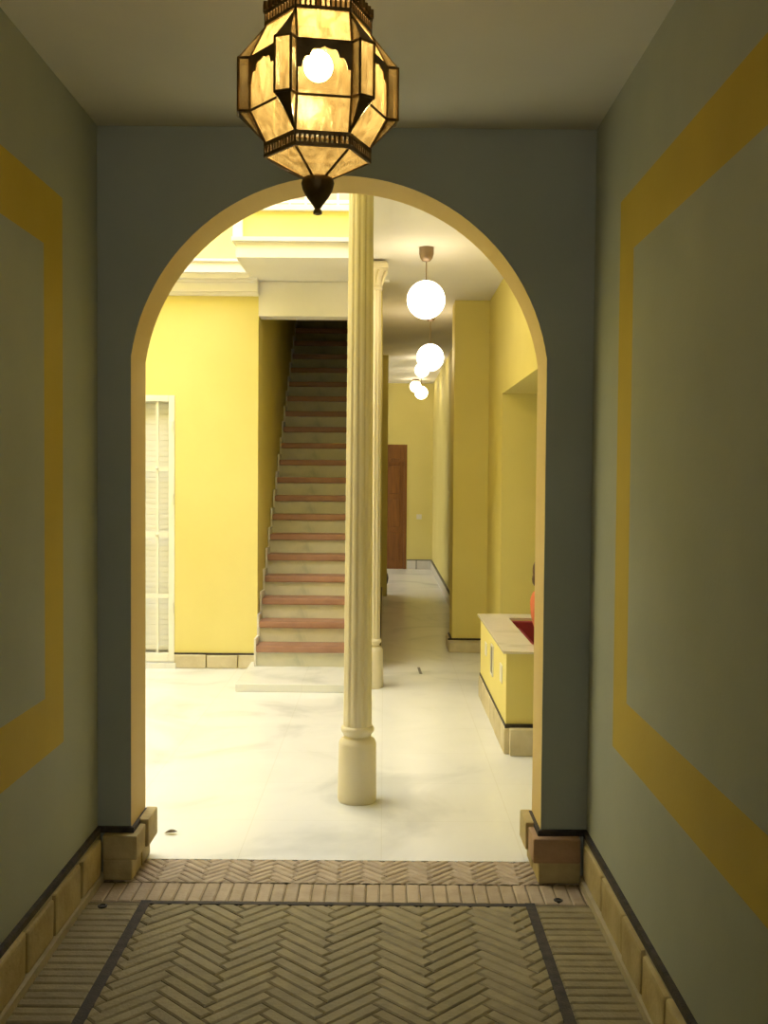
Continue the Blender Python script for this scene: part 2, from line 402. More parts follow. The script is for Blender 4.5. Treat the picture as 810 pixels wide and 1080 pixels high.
# ------------------------------------------------------------------ patio and gallery structure
def sbox(name, boxes, mats, label, cat):
    mb = MB()
    for b in boxes: mb.box(*b)
    return struct(mb.build(name, mats), label, cat)
W = M['yellow']
sbox('wall_patio_left', [(-4.4, -4.2, YB, YF + .2, 0, TOP)], W, 'yellow wall closing the patio on the left', 'wall')
GX0, GX1, GZT = -2.68, -1.733, 2.258
sbox('wall_far', [(-4.2, GX0, YF, YF + .2, 0, TOP), (GX0, GX1, YF, YF + .2, GZT, TOP), (GX1, -1.045, YF, YF + .2, 0, TOP)], W,
     'bright yellow patio wall between the white gate and the staircase', 'wall')
sbox('wall_stair_left', [(-1.245, -1.045, YF + .2, 13.8, 0, 5.6)], W, 'yellow side wall left of the staircase', 'wall')
sbox('wall_stair_right', [(-.25, -.03, YF, 14.15, 0, 3.22), (-.03, .045, 13.95, 14.15, 0, 3.22), (-.25, -.03, 10, 14.15, 3.22, 5.6)], W, 'ochre wall between the staircase and the corridor', 'wall')
sbox('wall_stair_back', [(-1.245, -.25, 13.6, 14.15, 0, 5.6), (-1.045, -.25, 10, 10.2, 3.2, 5.6), (-1.245, .03, 10, 14.15, 5.6, 5.7), (-1.045, -.25, YF + .2, 10, 3.2, 3.4)], W, 'wall and vault closing the top of the staircase', 'wall')
sbox('ceiling', [(-.2, 1.24, YB, YF, GZ, 3.4), (-.25, 1.24, YF, 10, GZ, 3.4), (-.03, 1.24, 10, 18.3, GZ, 3.4), (-1.6, -.03, 14.15, 18.1, GZ, 3.4)], M['white'],  # last box is added to narrow the light court's sky opening and dim it
     'white ceiling over the gallery and corridor', 'ceiling')
sbox('ceiling_landing', [(-1.10, -.2, 7.70, YF, 3.2, 3.335)], M['white'], 'white soffit and moulded edge over the foot of the stairs', 'ceiling')
sbox('trim_4', [(-1.13, -.2, 7.67, 7.71, 3.315, 3.345), (-1.13, -1.09, 7.71, YF, 3.315, 3.345)], M['white'], 'white moulding along the landing edge', 'trim')
sbox('wall_lintel', [(-1.045, -.25, YF, YF + .2, 2.915, 3.2), (-1.10, .03, YF - .01, YF + .2, 3.2, 3.4)], M['white'], 'white lintel above the staircase opening', 'wall')
sbox('trim_5', [(-.2, .02, YB, 7.7, 3.2, 3.36)], M['white'], 'white beam above the columns', 'beam')
# cornice of the far left wall
mb = MB()
for (d, z0, z1) in ((.05, 3.075, 3.10), (.09, 3.10, 3.17), (.13, 3.17, 3.19), (.19, 3.19, 3.225), (.23, 3.225, 3.31), (.25, 3.31, 3.33)):
    mb.box(-4.2, -1.045 - .0, YF - d, YF, z0, z1)
struct(mb.build('trim_6', M['white']), 'stepped white cornice on top of the ground floor of the patio wall', 'cornice')
# upper floor above the stairs
sbox('wall_upper', [(-1.10, -.2, 7.78, 7.86, 3.335, 3.56), (-.2, -.12, YB, 7.86, 3.4, 3.56)], W, 'low yellow parapet of the upper gallery', 'parapet')
sbox('trim_7', [(-1.12, -.2, 7.75, 7.89, 3.56, 3.60), (-1.13, -1.06, 7.74, 7.86, 3.335, 3.60)], M['white'], 'white coping and end post of the upper parapet', 'trim')
sbox('wall_upper_back', [(-1.3, 1.2, 9.3, 9.5, 3.4, TOP)], M['pink'], 'pinkish wall of the upper gallery with roof shade in its colour', 'wall')
sbox('wall_upper_right', [(1.0, 1.2, YB, 9.3, 3.4, TOP)], W, 'yellow wall of the upper gallery on the right', 'wall')
# right side of the gallery
sbox('wall_gallery_right', [(.955, 1.24, YB, 5.5, 0, GZ), (.955, 1.24, 5.5, 8.5, 2.285, GZ), (.955, 1.24, 8.5, 9.6, 0, GZ)], W,
     'yellow gallery wall with a square opening onto the reception room', 'wall')
sbox('wall_pilaster', [(.636, 1.24, 9.6, 9.95, 0, GZ)], W, 'yellow pilaster jutting out at the mouth of the corridor', 'wall')
sbox('wall_corridor_right', [(.84, 1.1, 9.95, 18.1, 0, GZ)], W, 'yellow right wall of the corridor', 'wall')
DX0, DX1, DZ = -.46, .393, 2.16
sbox('wall_corridor_end', [(-3.2, DX0, 18.1, 18.3, 0, GZ + .2), (DX0, DX1, 18.1, 18.3, DZ, GZ + .2), (DX1, 1.1, 18.1, 18.3, 0, GZ + .2), (DX0, DX1, 18.25, 18.3, 0, DZ)], W,
     'ochre wall at the end of the corridor', 'wall')
sbox('wall_light_court', [(-3.2, -3.0, 14.15, 18.1, 0, 4.5), (-3.2, -1.245, 13.95, 14.15, 0, 4.5), (-3.2, -.3, 18.1, 18.3, GZ + .2, 4.5), (-1.6, -1.4, 14.15, 18.1, 3.4, 4.5)], M['white'], 'white walls of the small light court beside the corridor', 'wall')
# reception room
sbox('wall_reception', [(3.2, 3.4, 4.35, 9.4, 0, 2.7), (1.24, 3.2, 9.2, 9.4, 0, 2.7)], W, 'yellow walls of the reception room', 'wall')
sbox('ceiling_reception', [(1.24, 3.4, YB, 9.4, 2.7, 2.8)], M['white'], 'white ceiling of the reception room', 'ceiling')
# stone bases in the gallery
def stone_row(name, x0, x1, yf, dep, h, lens, mats, label, axis='x', top=None):
    mb = MB(); p = x0
    i = 0
    while p < x1 - .02:
        q = min(p + lens[i % len(lens)], x1); 
        if x1 - q < .06: q = x1
        dd = dep + random.uniform(-.006, .006)
        if axis == 'x': mb.bbox(p + .003, q - .003, yf - dd, yf + .01, 0, h + random.uniform(-.008, .0), .010, 0, .002)
        elif axis == '-x': mb.bbox(yf - dd, yf + .01, p + .003, q - .003, 0, h + random.uniform(-.008, 0), .010, 0, .002)
        p = q; i += 1
    if axis == 'x': mb.box(x0, x1, yf - .014, yf, h, h + .014, 1)
    else: mb.box(yf - .014, yf, x0, x1, h, h + .014, 1)
    return struct(mb.build(name, mats), label, 'baseboard')
stone_row('baseboard_far', -1.733, -1.045, YF, .035, .112, (.27, .26, .2), [M['stoneP'], M['slate']], 'pale stone blocks at the foot of the far patio wall')
stone_row('baseboard_far_left', -4.2, GX0, YF, .035, .112, (.27, .3, .24), [M['stoneP'], M['slate']], 'stone blocks left of the white gate')
stone_row('baseboard_pilaster', .60, .95, 9.6, .12, .10, (.35,), [M['stoneP'], M['slate']], 'stone block at the foot of the yellow pilaster')
mb = MB(); mb.bbox(.60, .645, 9.5, 9.95, 0, .10, .008); mb.box(.622, .636, 9.586, 9.95, .1, .114, 1)
struct(mb.build('baseboard_pilaster_side', [M['stoneP'], M['slate']]), 'stone block on the side of the pilaster', 'baseboard')
stone_row('baseboard_gallery', 8.5, 9.5, .955, .03, .10, (.3, .35), [M['stoneP'], M['slate']], 'stone blocks along the gallery wall', axis='-x')
mb = MB(); mb.box(.815, .84, 9.95, 18.1, 0, .15); mb.box(.40, .815, 18.075, 18.1, 0, .15)
mb.box(.812, .84, 9.95, 18.1, .15, .168, 1); mb.box(.40, .812, 18.072, 18.1, .15, .168, 1); mb.box(.56, .575, 18.07, 18.1, 0, .15, 1)
struct(mb.build('baseboard_corridor', [M['pale'], M['vent']]), 'pale marble skirting with dark edge along the corridor', 'baseboard')

mb = MB(); mb.bbox(-.245, -.012, YF - .02, YF + .0, 0, .11, .006); mb.bbox(-.03, -.012, YF + .002, 13.94, 0, .11, .006); mb.box(-.03, -.018, YF - .01, 13.94, .11, .124, 1)
struct(mb.build('baseboard_stair', [M['stoneP'], M['slate']]), 'stone base of the wall between the stairs and the corridor', 'baseboard')

# wooden door at the corridor end
mb = MB(); mb.box(DX0 + .05, DX1 - .05, 18.15, 18.2, 0, 1.86); 
for k in range(3):
    z = .15 + k * .58
    for xa, xb in ((DX0 + .12, -.06), (.0, DX1 - .12)): mb.bbox(xa, xb, 18.135, 18.155, z, z + .48, .012)
d = struct(mb.build('door_1', M['wood']), 'dark reddish wooden panelled door at the end of the corridor', 'door')
mb = MB(); mb.box(DX0, DX0 + .05, 18.09, 18.22, 0, DZ); mb.box(DX1 - .05, DX1, 18.09, 18.22, 0, DZ); mb.box(DX0 + .05, DX1 - .05, 18.09, 18.22, 1.92, DZ); mb.box(DX0 + .05, DX1 - .05, 18.11, 18.2, 1.86, 1.92)
mb.build('door_frame', M['wood'], d)
mb = MB(); mb.bar((DX0 + .1, 18.12, 1.0), (DX0 + .2, 18.12, 1.0), .01, 8); mb.bar((DX0 + .1, 18.12, 1.0), (DX0 + .1, 18.15, 1.0), .01, 8); mb.build('door_handle', M['brass'], d)

# ------------------------------------------------------------------ staircase
SH, ST, SY0, SX_0, SX_1 = .17, .20, 8.37, -1.025, -.254
stair = thing('staircase', (-.64, SY0, 0), 'straight flight of marble steps with terracotta nosings climbing between yellow walls', 'staircase')
rt_, nt_ = MB(), MB()
base_r = base_n = None
for i in range(22):
    z0 = .06 + SH * i; yy = SY0 + .025 + ST * i
    if i == 0:
        mb = MB(); mb.box(SX_0, SX_1, yy, yy + ST + .05, z0 - .001, z0 + SH - .055)
        base_r = mb.build('riser', M['marble2'], stair, origin=(SX_0, yy, z0))
        mb = MB(); mb.bbox(SX_0, SX_1, yy - .030, yy + ST + .0, z0 + SH - .055, z0 + SH, .012)
        base_n = mb.build('nosing', M['terra'], base_r, origin=(SX_0, yy, z0)); base_n.location = (0, 0, 0)
        base_n.matrix_parent_inverse = Matrix.Identity(4)
        tag(base_n, 'terracotta nosing')
    else:
        a = base_r.copy(); COL.objects.link(a); a.parent = stair; a.matrix_parent_inverse = base_r.matrix_parent_inverse.copy()
        a.location = (SX_0, yy, z0)
        b = base_n.copy(); COL.objects.link(b); b.parent = a; b.matrix_parent_inverse = Matrix.Identity(4); b.location = (0, 0, 0)
mb = MB()
for i in range(22):
    z0 = .06 + SH * i; yy = SY0 + .025 + ST * i
    y1 = yy + ST
    ya = yy - .02
    mb.box(-1.041, SX_0, ya, y1 - .02, (z0 - .05 if i else 0), z0 + SH + .055)
    if i == 0: pass
mb.build('side_skirting', M['pale'], stair)
tag(stair.children[-1], 'pale stepped skirting')
mb = MB(); mb.bbox(-1.09, -.205, 7.67, YF - .012, 0, .06, .006)
# the landing slab stops short of the wall base
tag(mb.build('landing_slab', M['marble']), 'low white marble slab in front of the first stair step', 'step')
sbox('floor_landing', [(-1.045, -.25, SY0 + .025 + ST * 22, 13.6, 3.55, .06 + SH * 22)], M['marble2'], 'floor of the upper stair landing', 'floor')

# ------------------------------------------------------------------ columns
def column(x, y, ztop, label, facet=0):
    t = thing('column', (x, y, 0), label, 'column', 'fluted cast iron columns of the patio')
    mb = MB()
    mb.lathe([(.093, 0), (.096, .012), (.096, .05), (.0925, .26), (.0925, .285), (.086, .303), (.074, .314)], x, y, 40)
    mb.build('base', M['iron'], t, True)
    mb = MB()
    mb.lathe([(.070, .312), (.066, .325), (.072, .336), (.080, .346), (.082, .357), (.079, .368), (.071, .374)], x, y, 40)
    mb.build('ring', M['iron'], t, True)
    mb = MB(); n = 12; prof = []
    N = 18
    for k in range(N + 1):
        q = k / N; prof.append((.0705 - .0105 * q, .372 + (ztop - .20 - .372) * q))
    K = len(prof)
    mb.lathe(prof, x, y, n * 10, rad=lambda a, k: 1 - (0 if k in (0, K - 1) else .075 * max(0, math.cos(a * n)) ** .6))
    mb.build('shaft', M['iron'], t, True)
    mb = MB()
    z = ztop - .20
    mb.lathe([(.060, z - .004), (.070, z + .006), (.070, z + .02), (.062, z + .03), (.063, z + .06), (.068, z + .09), (.080, z + .125), (.094, z + .148), (.098, z + .155)], x, y, 40)
    for i in range(8):
        a = PI / 8 + i * PI / 4
        p = [(x + math.cos(a) * r, y + math.sin(a) * r, z + h) for r, h in ((.064, .035), (.073, .07), (.090, .115), (.104, .135), (.102, .12))]
        for j in range(4): mb.bar(p[j], p[j + 1], .011 - .0015 * j, 6)
    mb.build('capital', M['iron'], t, True)
    mb = MB(); mb.bbox(x - .108, x + .108, y - .108, y + .108, ztop - .047, ztop - .012, .004); mb.box(x - .10, x + .10, y - .10, y + .10, ztop - .014, ztop)
    mb.build('abacus', M['iron'], t)
    return t
column(-.122, 5.115, 3.2, 'large fluted cream column standing nearest, right behind the arch')
column(-.092, 7.90, 3.2, 'farther fluted cream column partly hidden behind the nearest one')

# ------------------------------------------------------------------ gate with blind
gt = thing('iron_gate', ((GX0 + GX1) / 2, YF, 0), 'white iron grille gate in the far patio wall at the left edge of the arch', 'gate')
mb = MB(); fwid = .05
mb.bbox(GX0, GX0 + fwid, YF - .01, YF + .04, .05, GZT, .004); mb.bbox(GX1 - fwid, GX1, YF - .01, YF + .04, .05, GZT, .004)
mb.bbox(GX0 + fwid, GX1 - fwid, YF - .01, YF + .04, GZT - .05, GZT, .004); mb.bbox(GX0 + fwid, GX1 - fwid, YF - .01, YF + .04, .05, .12, .004)
mb.build('frame', M['whiteiron'], gt)
xs = [-1.878 - .145 * k for k in range(5)]
zs = [1.655, 1.107, .597]
for xx in xs:
    mb = MB(); mb.box(xx - .010, xx + .010, YF + .005, YF + .025, .12, GZT - .05); mb.build('bar', M['whiteiron'], gt)
for zz in zs:
    mb = MB(); mb.box(GX0 + fwid, GX1 - fwid, YF + .002, YF + .010, zz - .018, zz + .018); mb.build('cross_bar', M['whiteiron'], gt)
for zz in zs[:2]:
    for xx in xs:
        mb = MB(); mb.lathe([(.004, -.012), (.012, -.006), (.014, 0), (.012, .006), (.004, .012)], 0, 0, 12)
        mb.v = [(v[0] + xx, v[2] * .8 + YF - .002, v[1] + zz) for v in mb.v]; mb.build('rivet', M['blind'], gt, True)
for zz in (.5, 1.4, 2.0):
    mb = MB(); mb.lathe([(.009, zz - .04), (.009, zz + .04)], GX1 - .012, YF - .016, 10); mb.build('hinge', M['whiteiron'], gt, True)
sbox('trim_8', [(GX0 - .02, GX1 + .02, YF - .06, YF + .3, 0, .045)], M['marble'], 'white marble threshold under the iron gate', 'trim')
mb = MB(); nsl = 46; z0, z1 = .17, 2.20; prof = []
for k in range(nsl):
    za = z0 + (z1 - z0) * k / nsl; zb = z0 + (z1 - z0) * (k + 1) / nsl
    prof += [(YF + .100, za), (YF + .0985, (za + zb) / 2), (YF + .100, zb - .003), (YF + .103, zb - .0015)]
for i in range(len(prof) - 1):
    (ya, za), (yb, zb) = prof[i], prof[i + 1]
    mb.quad((GX0 + .004, ya, za), (GX1 - .004, ya, za), (GX1 - .004, yb, zb), (GX0 + .004, yb, zb))
rb = thing('roller_blind', ((GX0 + GX1) / 2, YF + .1, .17), 'pale slatted roller blind lowered behind the white gate', 'blind')
mb.build('slats', M['blind'], rb, fix=False)
mb = MB(); mb.bbox(GX0, GX1, YF + .09, YF + .12, .13, .17, .006); mb.build('bottom_bar', M['whiteiron'], rb)
mb = MB(); mb.box(GX0, GX1, YF + .085, YF + .2, 2.2, GZT); mb.build('box', M['whiteiron'], rb)
sbox('wall_gate_back', [(GX0, GX1, YF + .145, YF + .19, 0.05, .155), (GX0 - .1, GX1 + .1, YF + .2, YF + .3, 0, 2.6)], M['white'], 'wall behind the gate and blind', 'wall')

# ------------------------------------------------------------------ railing above
rl = thing('balcony_railing', (-.6, 7.82, 3.6), 'thin white balcony railing above the yellow parapet at the top of the arch', 'railing')
mb = MB(); mb.box(-1.1, -.2, 7.80, 7.84, 4.38, 4.42); mb.build('top_rail', M['whiteiron'], rl)
mb = MB(); mb.box(-1.1, -.2, 7.81, 7.83, 3.63, 3.65); mb.build('bottom_rail', M['whiteiron'], rl)
xx = -1.08
while xx < -.2:
    mb = MB(); mb.lathe([(.010, 3.6), (.010, 3.7), (.015, 3.72), (.010, 3.74), (.008, 4.0), (.010, 4.38)], xx, 7.82, 10); mb.build('baluster', M['whiteiron'], rl, True); xx += .12

# ------------------------------------------------------------------ low counter wall
ct = thing('counter', (.95, 6.8, 0), 'low yellow walled counter with pale marble top and stone base beside the right jamb', 'counter')
mb = MB(); CX, CY0, CY1, CXR, CIX, CI0, CI1 = .715, 6.0, 7.60, 1.5, .895, 6.23, 7.41
mb.box(CX, CIX, CY0, CY1, .17, .588); mb.box(CIX, CXR, CY0, CI0, .17, .588); mb.box(CIX, CXR, CI1, CY1, .17, .588)
mb.build('body', W, ct)
mb = MB()
poly = lambda z: None
z0, z1 = .588, .602
for b in ((CX - .022, CIX, CY0 - .035, CY1 + .025), (CIX, CXR, CY0 - .035, CI0), (CIX, CXR, CI1, CY1 + .025)): mb.box(b[0], b[1], b[2], b[3], z0, z1)
cap = mb.build('marble_top', M['marble3'], ct); tag(cap, 'pale polished marble top')
mb = MB()
y = CY0 - .02; k = 0
for L in (.2, .33, .3, .28, .25, .26):
    y2 = min(y + L, CY1 + .01); mb.bbox(CX - .012, CX + .05, y + .003, y2 - .003, .0, .155, .009, 0, .002); y = y2
mb.bbox(CX + .02, CXR, CY0 - .055, CY0 + .02, 0, .155, .006, 0, .001)
mb.bbox(CX + .02, CXR, CY1 - .02, CY1 + .02, 0, .155, .006, 0, .001)
mb.box(CX + .02, CXR, CY0 + .01, CI0, 0, .17); mb.box(CX + .02, CIX, CI0, CY1, 0, .17); mb.box(CIX, CXR, CI1, CY1, 0, .17)
b = mb.build('stone_base', M['stoneP'], ct)
mb = MB(); mb.box(CX - .006, CX, CY0 - .008, CY1, .157, .173); mb.box(CX - .006, CXR, CY0 - .012, CY0, .152, .176)
s = mb.build('edge_strip', M['slate'], ct)
for (ya, yb, za, zb, mt, nme, lab) in ((6.71, 6.82, .325, .50, 'vent', 'vent', 'dark upright vent slot'), (7.13, 7.24, .37, .46, 'pale', 'tile', 'small pale upright tile'), (6.19, 6.30, .37, .48, 'pale', 'tile', 'small pale upright tile')):
    mb = MB(); mb.bbox(CX - .005, CX + .002, ya, yb, za, zb, .002); o = mb.build(nme, M[mt], ct); tag(o, lab)
    if nme == 'vent':
        fr = MB()
        for q in ((ya - .012, ya, za - .012, zb + .012), (yb, yb + .012, za - .012, zb + .012), (ya, yb, za - .012, za), (ya, yb, zb, zb + .012)): fr.box(CX - .008, CX, q[0], q[1], q[2], q[3])
        fr.build('vent_frame', M['pale'], o)

# ------------------------------------------------------------------ red sofa behind the counter
sf = thing('sofa', (1.2, 6.82, 0), 'dark red upholstered sofa enclosed by the low marble topped counter', 'sofa')
mb = MB(); mb.bbox(.905, .975, 6.245, 7.330, .06, .545, .02); mb.build('backrest', M['red'], sf, True)
mb = MB(); mb.bbox(.978, 1.46, 6.30, 6.80, .26, .385, .03); mb.build('seat_cushion', M['red'], sf, True)
mb = MB(); mb.bbox(.978, 1.46, 6.82, 7.33, .26, .385, .03); mb.build('seat_cushion', M['red'], sf, True)
mb = MB(); mb.bbox(.978, 1.44, 6.255, 7.330, .06, .258, .015); mb.build('frame', M['red'], sf, True)
mb = MB(); mb.bbox(.905, 1.44, 7.335, 7.404, .06, .584, .012); mb.build('armrest', M['red'], sf, True)
mb = MB(); mb.bbox(.978, 1.44, 6.245, 6.297, .26, .50, .02); mb.build('armrest', M['red'], sf, True)
for xx in (1.0, 1.40):
    for yy in (6.30, 7.33):
        mb = MB(); mb.lathe([(.015, 0), (.022, .062)], xx, yy, 12); mb.build('leg', M['wood'], sf)

# ------------------------------------------------------------------ person seated on the sofa (facing +X)
def skin(name, verts, edges, radii, mat, parent, root=0, sub=2):
    me = bpy.data.meshes.new(name); me.from_pydata(verts, edges, []); o = bpy.data.objects.new(name, me); COL.objects.link(o)
    m = o.modifiers.new('skin', 'SKIN'); m.use_smooth_shade = True
    for i, v in enumerate(me.skin_vertices[0].data):
        r = radii[i]; v.radius = r if isinstance(r, tuple) else (r, r); v.use_root = (i == root)
    s = o.modifiers.new('sub', 'SUBSURF'); s.levels = sub; s.render_levels = sub
    me.materials.append(mat)
    if parent: o.parent = parent; o.matrix_parent_inverse = Matrix.Translation(parent.location).inverted()
    return o
def bake(o):
    dg = bpy.context.evaluated_depsgraph_get(); me = bpy.data.meshes.new_from_object(o.evaluated_get(dg)); o.modifiers.clear(); old = o.data; o.data = me; me.name = o.name
PX, PY = 1.060, 6.90
pr = thing('person', (PX, PY, .385), 'seated person with brown hair in an orange red top, mostly hidden behind the right jamb', 'person')
V = [(PX + .08, PY, .50), (PX + .055, PY, .60), (PX + .025, PY, .69), (PX + .005, PY, .775), (PX + .005, PY, .84), (PX + .02, PY, .885), (PX + .035, PY, .945), (PX + .035, PY, 1.0)]
Ed = [(i, i + 1) for i in range(7)]
Rd = [.11, .10, .11, .10, .046, .042, .062, .058]
def chain(start, pts, rads):
    p = start
    for q, r in zip(pts, rads):
        V.append(q); Rd.append(r); Ed.append((p, len(V) - 1)); p = len(V) - 1
    return p
for s in (-1, 1):
    chain(3, [(PX + .0, PY + s * .135, .785), (PX + .02, PY + s * .19, .69), (PX + .08, PY + s * .20, .61), (PX + .20, PY + s * .15, .60), (PX + .30, PY + s * .09, .60)], [.056, .046, .040, .034, .025])
    k = chain(0, [(PX + .16, PY + s * .09, .485), (PX + .32, PY + s * .11, .475), (PX + .49, PY + s * .12, .46), (PX + .51, PY + s * .12, .26), (PX + .50, PY + s * .12, .08), (PX + .61, PY + s * .13, .035)], [.088, .074, .060, .052, .038, .032])
body = skin('body', V, Ed, Rd, M['skin'], pr)
body.data.materials.append(M['skin'])
bake(body)
# clothing colours by region: top, trousers, shoes stay part of separate shells below
def shell(src, name, mat, test, off):
    me = src.data.copy(); bm = bmesh.new(); bm.from_mesh(me)
    bm.normal_update()
    bmesh.ops.delete(bm, geom=[f for f in bm.faces if not test(f.calc_center_median())], context='FACES')
    seen = set(); isl = []
    for f0 in bm.faces:
        if f0 in seen: continue
        st = [f0]; seen.add(f0); cur = []
        while st:
            g = st.pop(); cur.append(g)
            for e in g.edges:
                for h in e.link_faces:
                    if h not in seen: seen.add(h); st.append(h)
        isl.append(cur)
    isl.sort(key=len); rest = [g for cur in isl[:-1] for g in cur]
    if rest: bmesh.ops.delete(bm, geom=rest, context='FACES')
    bmesh.ops.delete(bm, geom=[v for v in bm.verts if not v.link_faces], context='VERTS')
    for v in bm.verts: v.co += v.normal * off
    bm.to_mesh(me); bm.free(); me.materials.clear(); me.materials.append(mat)
    o = bpy.data.objects.new(name, me); COL.objects.link(o); o.parent = pr; o.matrix_parent_inverse = Matrix.Translation(pr.location).inverted()
    for p in me.polygons: p.use_smooth = True; p.material_index = 0
    return o
shell(body, 'shirt', M['shirt'], lambda c: .515 < c.z < .838 and c.x < PX + .27 and not (c.x > PX + .17 and c.z < .565), .010)
shell(body, 'trousers', M['jean'], lambda c: .09 < c.z <= .563 and c.x < PX + .58 and not (c.z > .54 and c.x < PX + .10), .006)
for s in (-1, 1): shell(body, 'shoe', M['dark'], lambda c: c.z <= .10 and (c.y - PY) * s > 0, .009)
for s in (-1, 1):   # hands: palm with four fingers and a thumb
    hx, hy, hz = PX + .30, PY + s * .09, .60
    V2 = [(hx, hy, hz), (hx + .05, hy - s * .01, hz + .005)]; E2 = [(0, 1)]; R2 = [(.022, .016), (.030, .014)]
    for q in range(4):
        o_ = (q - 1.5) * .018; L = (.030, .036, .033, .025)[q]
        b0 = len(V2); V2 += [(hx + .075, hy - s * .012 + o_, hz + .004), (hx + .075 + L * .8, hy - s * .012 + o_ * 1.1, hz - .002), (hx + .075 + L * 1.5, hy - s * .012 + o_ * 1.15, hz - .02)]
        R2 += [.009, .008, .007]; E2 += [(1, b0), (b0, b0 + 1), (b0 + 1, b0 + 2)]
    b0 = len(V2); V2 += [(hx + .025, hy - s * .04, hz + .006), (hx + .055, hy - s * .055, hz)]; R2 += [.010, .008]; E2 += [(0, b0), (b0, b0 + 1)]
    h = skin('hand', V2, E2, R2, M['skin'], pr, 1, 1); bake(h)
# head details
hc = Vector((PX + .035, PY, .975))
def ell(mb, c, r, n=20, test=None, mi=0):
    bm = bmesh.new(); bmesh.ops.create_uvsphere(bm, u_segments=n, v_segments=n // 2, radius=1)
    for v in bm.verts: v.co = Vector((c[0] + v.co.x * r[0], c[1] + v.co.y * r[1], c[2] + v.co.z * r[2]))
    if test: bmesh.ops.delete(bm, geom=[v for v in bm.verts if not test(v.co)], context='VERTS')
    bm.verts.index_update(); mb.add([v.co[:] for v in bm.verts], [[v.index for v in f.verts] for f in bm.faces], mi); bm.free()
mb = MB(); ell(mb, hc, (.085, .072, .105), 28); hd = mb.build('head', M['skin'], pr, True)
mb = MB(); mb.add([(hc.x + .080, PY - .008, .995), (hc.x + .080, PY + .008, .995), (hc.x + .078, PY + .014, .96), (hc.x + .078, PY - .014, .96), (hc.x + .102, PY, .963)], [(0, 1, 4), (1, 2, 4), (2, 3, 4), (3, 0, 4), (0, 3, 2, 1)]); mb.build('nose', M['skin'], hd, True)
mb = MB(); ell(mb, (hc.x + .074, PY, .933), (.010, .022, .006), 12); mb.build('mouth', M['lip'], hd, True)
for s in (-1, 1):
    mb = MB(); ell(mb, (hc.x + .073, PY + s * .028, .987), (.009, .012, .007), 12); e = mb.build('eye', M['eye'], hd, True)
    mb = MB(); ell(mb, (hc.x, PY + s * .073, .975), (.016, .007, .028), 12); mb.build('ear', M['skin'], hd, True)
mb = MB(); ell(mb, hc + Vector((-.016, 0, .012)), (.090, .082, .112), 30, lambda c: c.x < hc.x + .035 - max(0, .975 - c.z) * .5 and c.z > .905 or c.z > 1.035)
ell(mb, (hc.x - .072, PY, .93), (.038, .05, .055), 16)
mb.build('hair', M['hair'], pr, True)

# ------------------------------------------------------------------ globe lamps
def pendant(x, y, zc, r, label, stem=True):
    t = thing('pendant_lamp', (x, y, GZ), label, 'lamp', 'opal globe lamps along the gallery ceiling')
    mb = MB()
    if stem:
        mb.lathe([(.052, GZ), (.052, GZ - .045), (.044, GZ - .075), (.028, GZ - .095), (.008, GZ - .10)], x, y, 24)
    else:
        mb.lathe([(.06, GZ), (.06, GZ - .03), (.045, GZ - .045)], x, y, 24)
    mb.build('canopy', M['bronze'], t, True)
    mb = MB(); mb.lathe([(.004, GZ - .03), (.004, zc + r * .95)], x, y, 8); mb.lathe([(.03, zc + r * .93), (.032, zc + r * .97), (.03, zc + r * 1.0), (.01, zc + r * 1.03)], x, y, 20)
    mb.build('stem', M['bronze'], t, True)
    mb = MB(); prof = [(max(.002, r * math.sin(PI * k / 20)), zc - r * math.cos(PI * k / 20)) for k in range(0, 21)]
    mb.lathe(prof, x, y, 32); mb.build('glass_globe', M['globe'], t, True)
pendant(.285, 7.42, 2.853, .135, 'largest and nearest opal globe lamp hanging from the gallery ceiling')
pendant(.44, 10.25, 2.77, .133, 'second opal globe lamp from the arch, hanging below the nearest one')
pendant(.50, 14.2, 3.05, .098, 'small opal globe lamp close to the ceiling, overlapping the second globe', False)
pendant(.548, 15.8, 2.875, .099, 'lower right of the two small touching globe lamps deep in the corridor')
pendant(.505, 17.3, 3.095, .096, 'farthest opal globe lamp, upper left of the two small touching globes', False)

# ------------------------------------------------------------------ lantern
LX, LY = -.170, 2.60; DEL = math.radians(9.0)
lt = thing('lantern', (LX, LY, PC), 'faceted brass and amber glass lantern hanging lit from the passage ceiling', 'lantern')
def pol(r, a, z):  # a measured from the camera-facing direction, clockwise seen from above to the right
    a = a + DEL
    return Vector((LX + r * math.sin(a), LY - r * math.cos(a), z))
RB = .128                                    # hexagon ring circumradius (corners at +-30)
RW, AW = .168, math.radians(22.2)            # corners of the wide panels
RO, OW = .196, math.radians(6.0)             # corner boxes
ZL0, ZL1, ZM0, ZM1, ZU0, ZU1 = 2.378, 2.414, 2.482, 2.608, 2.695, 2.730
glass, cage, arches, cusps = [], MB(), [], []
br = .0032
def edge(a, b, r=br): cage.bar(a, b, r, 6)
def panel(pts, name='glass_pane'):
    mb = MB(); n = (Vector(pts[1]) - Vector(pts[0])).cross(Vector(pts[2]) - Vector(pts[0])).normalized()
    mb.plate(pts, n, .002); o = mb.build(name, M['glass'], lt); return o
